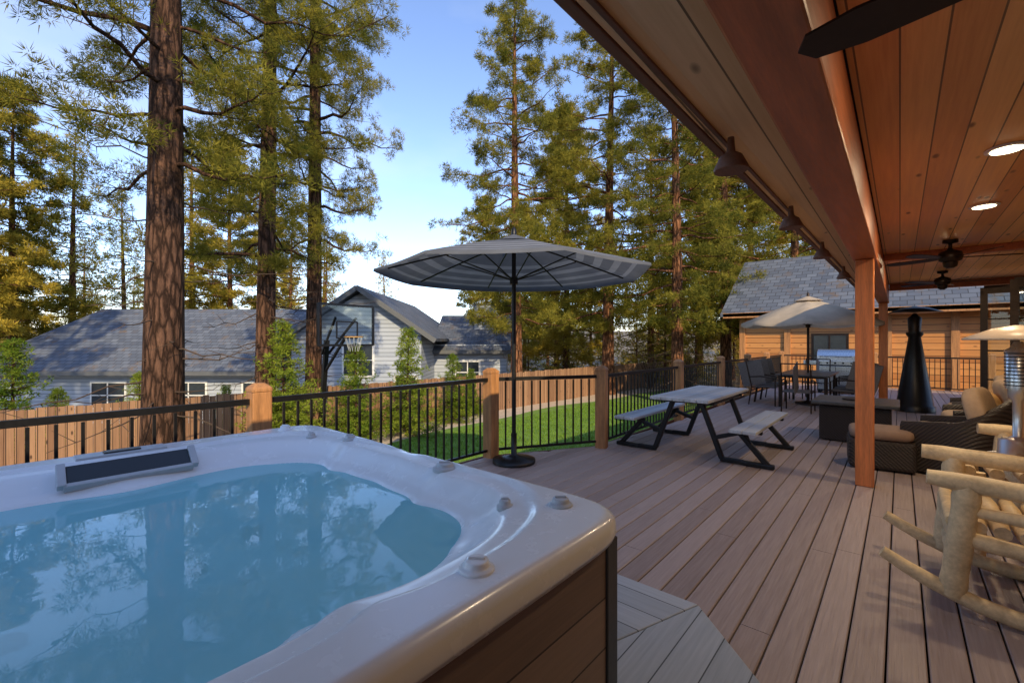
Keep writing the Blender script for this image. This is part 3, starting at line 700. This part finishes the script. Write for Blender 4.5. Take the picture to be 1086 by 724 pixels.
# ------------------------------------------------------------------ umbrellas
def umbrella(name,x,y,R,ze,zt,mats,bands,nside=8,rot=.2,base=True,sag=.05,z0=0,val=.07):
    e=empty(name,(x,y,z0)); mb=MB(); K=len(bands); vs=[]
    SUB=4; n=nside*SUB
    def pt(f,i):
        a=rot+2*math.pi*i/n; k=i%SUB/SUB
        cs=math.cos(math.pi/nside)/math.cos((k-.5)*2*math.pi/nside) 
        r=R*f*cs; sg=sag*math.sin(math.pi*k)*f
        return (r*math.cos(a),r*math.sin(a),zt-(zt-ze)*(f**1.12)-sg)
    for j,(f,mi) in enumerate(bands):
        for i in range(n): vs.append(pt(f,i))
    for j in range(1,K):
        for i in range(n):
            i2=(i+1)%n; mb.f.append(((j-1)*n+i,j*n+i,j*n+i2,(j-1)*n+i2)); mb.m.append(bands[j][1]); mb.s.append(True)
    mb.v.extend(vs)
    o=len(mb.v)
    for i in range(n): p=pt(1,i); mb.v.append((p[0]*1.003,p[1]*1.003,p[2]-val))
    for i in range(n): i2=(i+1)%n; mb.f.append(((K-1)*n+i,o+i,o+i2,(K-1)*n+i2)); mb.m.append(bands[-1][1]); mb.s.append(True)
    mb.lathe([(.30,-.06),(.02,.05)],(0,0,zt),nside,bands[1][1],True,rot)
    mb.obj('canopy',mats[:2],e)
    mb=MB()
    mb.tube([(0,0,.03),(0,0,zt+.1)],.026,12,0); mb.lathe([(.03,0),(.03,.06),(.0,.1)],(0,0,zt+.05),10,0)
    hub=ze-.08; mb.lathe([(.05,-.04),(.05,.04)],(0,0,hub),12,0); mb.lathe([(.045,-.03),(.045,.03)],(0,0,zt-.1),12,0)
    for k in range(nside):
        a=rot+2*math.pi*k/nside; c_,s_=math.cos(a),math.sin(a)
        P=[(R*f*c_*.92,R*f*s_*.92,zt-(zt-ze)*((f*.93)**1.12)-.03) for f in (.03,.35,.7,.985)]
        mb.tube(P,.010,6,0); mb.tube([(0,0,hub),(R*.5*c_,R*.5*s_,zt-(zt-ze)*(.5**1.12)-.045)],.008,6,0)
    if base: mb.lathe([(.26,.0),(.26,.04),(.10,.07),(.035,.09),(.035,.35)],(0,0,0.005),20,0)
    mb.obj('pole_and_ribs',[mats[2]],e); return e
G=[(0.02,0),(.35,0),(.50,0),(.56,1),(.64,0),(.70,1),(.78,0),(.83,1),(.90,0),(.93,1),(1.0,0)]
ux,uy=W(545,5.36); umbrella('striped_patio_umbrella',ux,uy,1.62,2.27,2.70,[M['grey_canvas'],M['white_canvas'],M['black']],G,sag=.015,val=.03)
ux2,uy2=W(857,10.3); umbrella('beige_patio_umbrella',ux2,uy2,1.4,1.90,2.46,[M['beige_canvas'],M['beige_canvas'],M['darkbronze']],[(0.02,0),(.3,0),(.6,0),(1,0)],rot=.1)

# ------------------------------------------------------------------ picnic table
def picnic(cx,cy):
    e=empty('picnic_table',(cx,cy,0)); mb=MB(); Ly=1.85
    for i in range(5): mb.box((-.29+.145*i,0,.745),(.138,Ly,.04),0)
    for sx in(-1,1):
        for i in(0,1): mb.box((sx*.72+(i-.5)*.145,0,.44),(.138,Ly,.04),0)
    mb.obj('top_and_benches',[M['tabletop']],e,.008)
    mb=MB()
    for sy in(-1,1):
        y=sy*Ly*.33
        mb.bar((-.34,y,.70),(.34,y,.70),.07,.05); 
        for sx in(-1,1):
            mb.bar((sx*.18,y,.69),(sx*.42,y,.04),.06,.06); mb.bar((sx*.40,y,.035),(sx*.66,y,.035),.055,.055)
            mb.bar((sx*.60,y,.40),(sx*.92,y,.03),.06,.06) ; mb.bar((sx*.56,y,.40),(sx*.86,y,.40),.055,.04); mb.bar((sx*.64,y,.03),(sx*.98,y,.03),.07,.05)
            mb.bar((sx*.33,y,.28),(sx*.66,y,.39),.05,.05)
    for sx in(-1,1): mb.bar((sx*.3,-Ly*.33,.69),(sx*.3,Ly*.33,.69),.04,.04)
    mb.obj('steel_frame',[M['black']],e,.01)
picnic(-2.05,6.35)

# ------------------------------------------------------------------ dining set and grill
def dining_chair(x,y,rz):
    e=empty('sling_dining_chair',(x,y,0),rz); mb=MB()
    for sx in(-.26,.26):
        mb.tube([(sx,.24,0),(sx,.24,.62),(sx,-.05,.66),(sx,-.27,.64)],.015,6,0); mb.tube([(sx,-.3,0),(sx,-.24,.42),(sx,-.36,1.0)],.015,6,0); mb.tube([(sx,.24,.42),(sx,-.24,.40)],.013,6,0)
    mb.tube([(-.26,-.36,1.0),(.26,-.36,1.0)],.015,6,0); mb.tube([(-.26,.24,.42),(.26,.24,.42)],.013,6,0)
    mb.bar((0,.24,.425),(0,-.22,.405),.50,.012,1); mb.bar((0,-.23,.42),(0,-.36,.99),.50,.012,1)
    mb.obj('frame_and_sling',[M['darkbronze'],M['sling']],e)
tx,ty=ux2,uy2
e=empty('patio_dining_table',(tx,ty,0)); mb=MB(); mb.box((0,0,.72),(1.0,1.9,.035),0)
for sx in(-.42,.42):
    for sy in(-.85,.85): mb.box((sx,sy,.35),(.05,.05,.70),1)
mb.box((0,0,.68),(.86,1.72,.04),1); mb.obj('top_and_legs',[M['stone'],M['darkbronze']],e,.008)
for yy_ in(-.6,0,.6):
    dining_chair(tx-.75,ty+yy_,-math.pi/2); dining_chair(tx+.75,ty+yy_,math.pi/2)
dining_chair(tx,ty-1.3,0); dining_chair(tx,ty+1.3,math.pi)
def grill(x,y,rz):
    e=empty('gas_grill',(x,y,0),rz); mb=MB()
    mb.box((0,0,.44),(.85,.5,.74),1); mb.box((0,-.256,.44),(.80,.012,.66),0); mb.box((0,-.262,.44),(.012,.012,.66),1)
    mb.box((0,0,.87),(1.5,.54,.05),0); mb.box((0,-.28,.86),(1.5,.03,.11),0)
    for k in range(5): mb.tube([(-.36+.18*k,-.295,.86),(-.36+.18*k,-.33,.86)],.025,10,1)
    P=[]; 
    for k in range(9): a=math.pi*k/8; P.append((-.26*math.cos(a),.90+.34*math.sin(a)**.8))
    n=len(P); vs=[(-.43,p,z) for p,z in P]+[(.43,p,z) for p,z in P]
    mb.add(vs,[tuple(range(n))[::-1],tuple(range(n,2*n))]+[(i,i+1,n+i+1,n+i) for i in range(n-1)],0)
    mb.tube([(-.36,-.31,1.05),(.36,-.31,1.05)],.015,8,0)
    for sx in(-.34,.34): mb.tube([(sx,-.22,1.05),(sx,-.31,1.05)],.012,6,0)
    for sx in(-.38,.38):
        for sy in(-.2,.2): mb.lathe([(.04,0),(.04,.07)],(sx,sy,0),10,1)
    mb.obj('cart_and_hood',[M['chrome'],M['black']],e,.006)
gx,gy=W(887,12.6); grill(gx,gy,0)

# ------------------------------------------------------------------ wicker seating
def wicker_chair(x,y,rz,pillow=False,cm='cushion'):
    e=empty('wicker_armchair',(x,y,0),rz); mb=MB()  # faces +Y locally
    mb.box((0,.0,.17),(.70,.66,.30),0)
    pts=[]; n=24
    for i in range(n+1):
        t=i/n; a=math.pi*(-.03+1.06*t); px=.40*math.cos(a); py=-.08-.36*math.sin(a)
        pts.append((px,py,.60+.28*max(0,math.sin(a))**1.5))
    pts=[(.40,.36,.56)]+pts+[(-.40,.36,.56)]
    vs=[];m=len(pts)
    for (px,py,h) in pts:
        ox,oy=px,py; ix,iy=px*.80,py*.82 if py<.3 else py
        lean=.08*max(0,(h-.6)/.28)
        vs+= [(ox*.93,oy*.93 if py<.3 else oy,.03),(ox,oy-lean,h-.04),(ox*.97,oy*.98-lean,h),(ix*1.02,iy-lean,h),(ix,iy-lean,h-.05),(ix,iy,.2)]
    fs=[]
    for i in range(m-1):
        for k in range(5): fs.append((i*6+k,i*6+k+1,(i+1)*6+k+1,(i+1)*6+k))
    mb.add(vs,fs,0,True); mb.add(vs[:6],[(0,1,2,3,4,5)],0); mb.add(vs[-6:],[(5,4,3,2,1,0)],0)
    mb.obj('woven_shell',[M['wicker']],e)
    mb=MB(); mb.pillow((0,.08,.42),(.31,.33,.10),0,.35); R=Matrix.Rotation(math.radians(-14),3,'X'); mb.pillow((0,-.22,.70),(.31,.09,.27),0,.4,R)
    if pillow: mb.pillow((.02,-.08,.63),(.20,.06,.17),1,.5,Matrix.Rotation(math.radians(-20),3,'X'))
    mb.obj('cushions',[M[cm],M['pillowo']],e)
def ottoman(x,y,rz):
    e=empty('wicker_ottoman',(x,y,0),rz); mb=MB(); mb.box((0,0,.18),(.60,.56,.33),0); mb.obj('woven_base',[M['wicker']],e,.04)
    mb=MB(); mb.pillow((0,0,.40),(.29,.27,.07),0,.35); mb.obj('cushion',[M['cushion2']],e)
ottoman(-.18,6.75,.1)
wicker_chair(.45,6.95,math.radians(75),False,'cushion'); wicker_chair(.85,8.5,math.radians(95),True); wicker_chair(.95,9.6,math.radians(88)); 
e=empty('fire_pit_table',(-.5,8.4,0)); mb=MB(); mb.box((0,0,.27),(.82,.82,.5),0); mb.box((0,0,.56),(1.0,1.0,.05),1); mb.lathe([(.16,0),(.17,.02),(.13,.015)],(0,0,.587),20,2)
mb.obj('base_and_top',[M['wicker'],M['stone'],M['darkbronze']],e,.012)

# ------------------------------------------------------------------ patio heaters
hx,hy=W(970,9.3); e=empty('patio_heater',(hx,hy,0)); mb=MB()
mb.lathe([(.33,0),(.33,.12),(.30,.14),(.10,1.55),(.14,1.60),(.14,1.66)],(0,0,.0),20,0); mb.lathe([(.10,1.66),(.115,1.95),(.06,2.0),(.03,2.05)],(0,0,0),20,1); mb.lathe([(.43,2.06),(.44,2.07),(.22,2.16),(.03,2.2)],(0,0,0),28,0)
mb.obj('body_and_reflector',[M['black'],M['darkbronze']],e)
hx,hy=W(1080,3.0); e=empty('log_side_table',(hx,hy,0)); mb=MB()
for sx in(-.2,.2):
    for sy in(-.2,.2): logtube(mb,(sx,sy,0),(sx,sy,.58),.035)
for k in range(5): logtube(mb,(-.26+.13*k,-.3,.60),(-.26+.13*k,.3,.60),.04)
mb.obj('logs',[M['log']],e)
e=empty('tabletop_patio_heater',(hx,hy,.64)); mb=MB()
mb.lathe([(.17,0),(.17,.03),(.15,.045),(.10,.05),(.095,.15),(.05,.165),(.028,.18),(.028,.42),(.05,.44),(.05,.50)],(0,0,0),28,0)
mb.lathe([(.062,.50),(.066,.76),(.04,.78),(.02,.82)],(0,0,0),28,1)
for k in range(10):
    z=.52+.024*k; mb.lathe([(.0665,z),(.068,z+.004),(.0665,z+.008)],(0,0,0),24,3)
mb.lathe([(.27,.83),(.275,.84),(.12,.91),(.02,.93)],(0,0,0),32,2); mb.obj('body_and_reflector',[M['chromeshiny'],M['chrome'],M['beigecap'],M['tubdark']],e)

# ------------------------------------------------------------------ log rocking chair (faces -X)
def rocker(x,y,rz,wid=.62,name='log_rocking_chair'):
    e=empty(name,(x,y,0),rz); mb=MB()
    for sy in(-wid/2,wid/2):
        P=[];R_=[]
        for i in range(15):
            t=-1+2*i/14; P.append((.07+t*.68,sy,.045+.20*t*t)); R_.append(.042*(1-.25*abs(t)**3)*(1+random.uniform(-.04,.04)))
        mb.tube(P,R_,10,0)
        logtube(mb,(-.32,sy,.10),(-.26,sy*1.04,.70),.056)
        logtube(mb,(.30,sy,.08),(.40,sy,.62),.048)
        logtube(mb,(.30,sy*.92,.40),(.56,sy*.92,1.15),.045)
        logtube(mb,(-.42,sy*1.06,.72),(.52,sy*1.04,.68),.048,0,.01)
        logtube(mb,(-.31,sy,.42),(.38,sy,.36),.04)
        logtube(mb,(-.30,sy*1.02,.57),(.44,sy*1.02,.54),.032)
    for z,r in((.22,.03),(.43,.05)): logtube(mb,(-.30,-wid/2,z),(-.30,wid/2,z),r)
    logtube(mb,(.34,-wid/2,.36),(.34,wid/2,.36),.04)
    for k in range(8):
        x_=-.31+k*.09; logtube(mb,(x_,-wid/2+.02,.485-.008*k),(x_,wid/2-.02,.485-.008*k),.038)
    for k in range(6):
        z=.52+k*.11; xx=.34+ (z-.40)*.34; logtube(mb,(xx,-wid/2,z),(xx,wid/2,z),.034)
    mb.obj('logs',[M['log']],e)
rocker(.53,3.72,0,.72); rocker(.95,5.2,math.radians(6),.60)
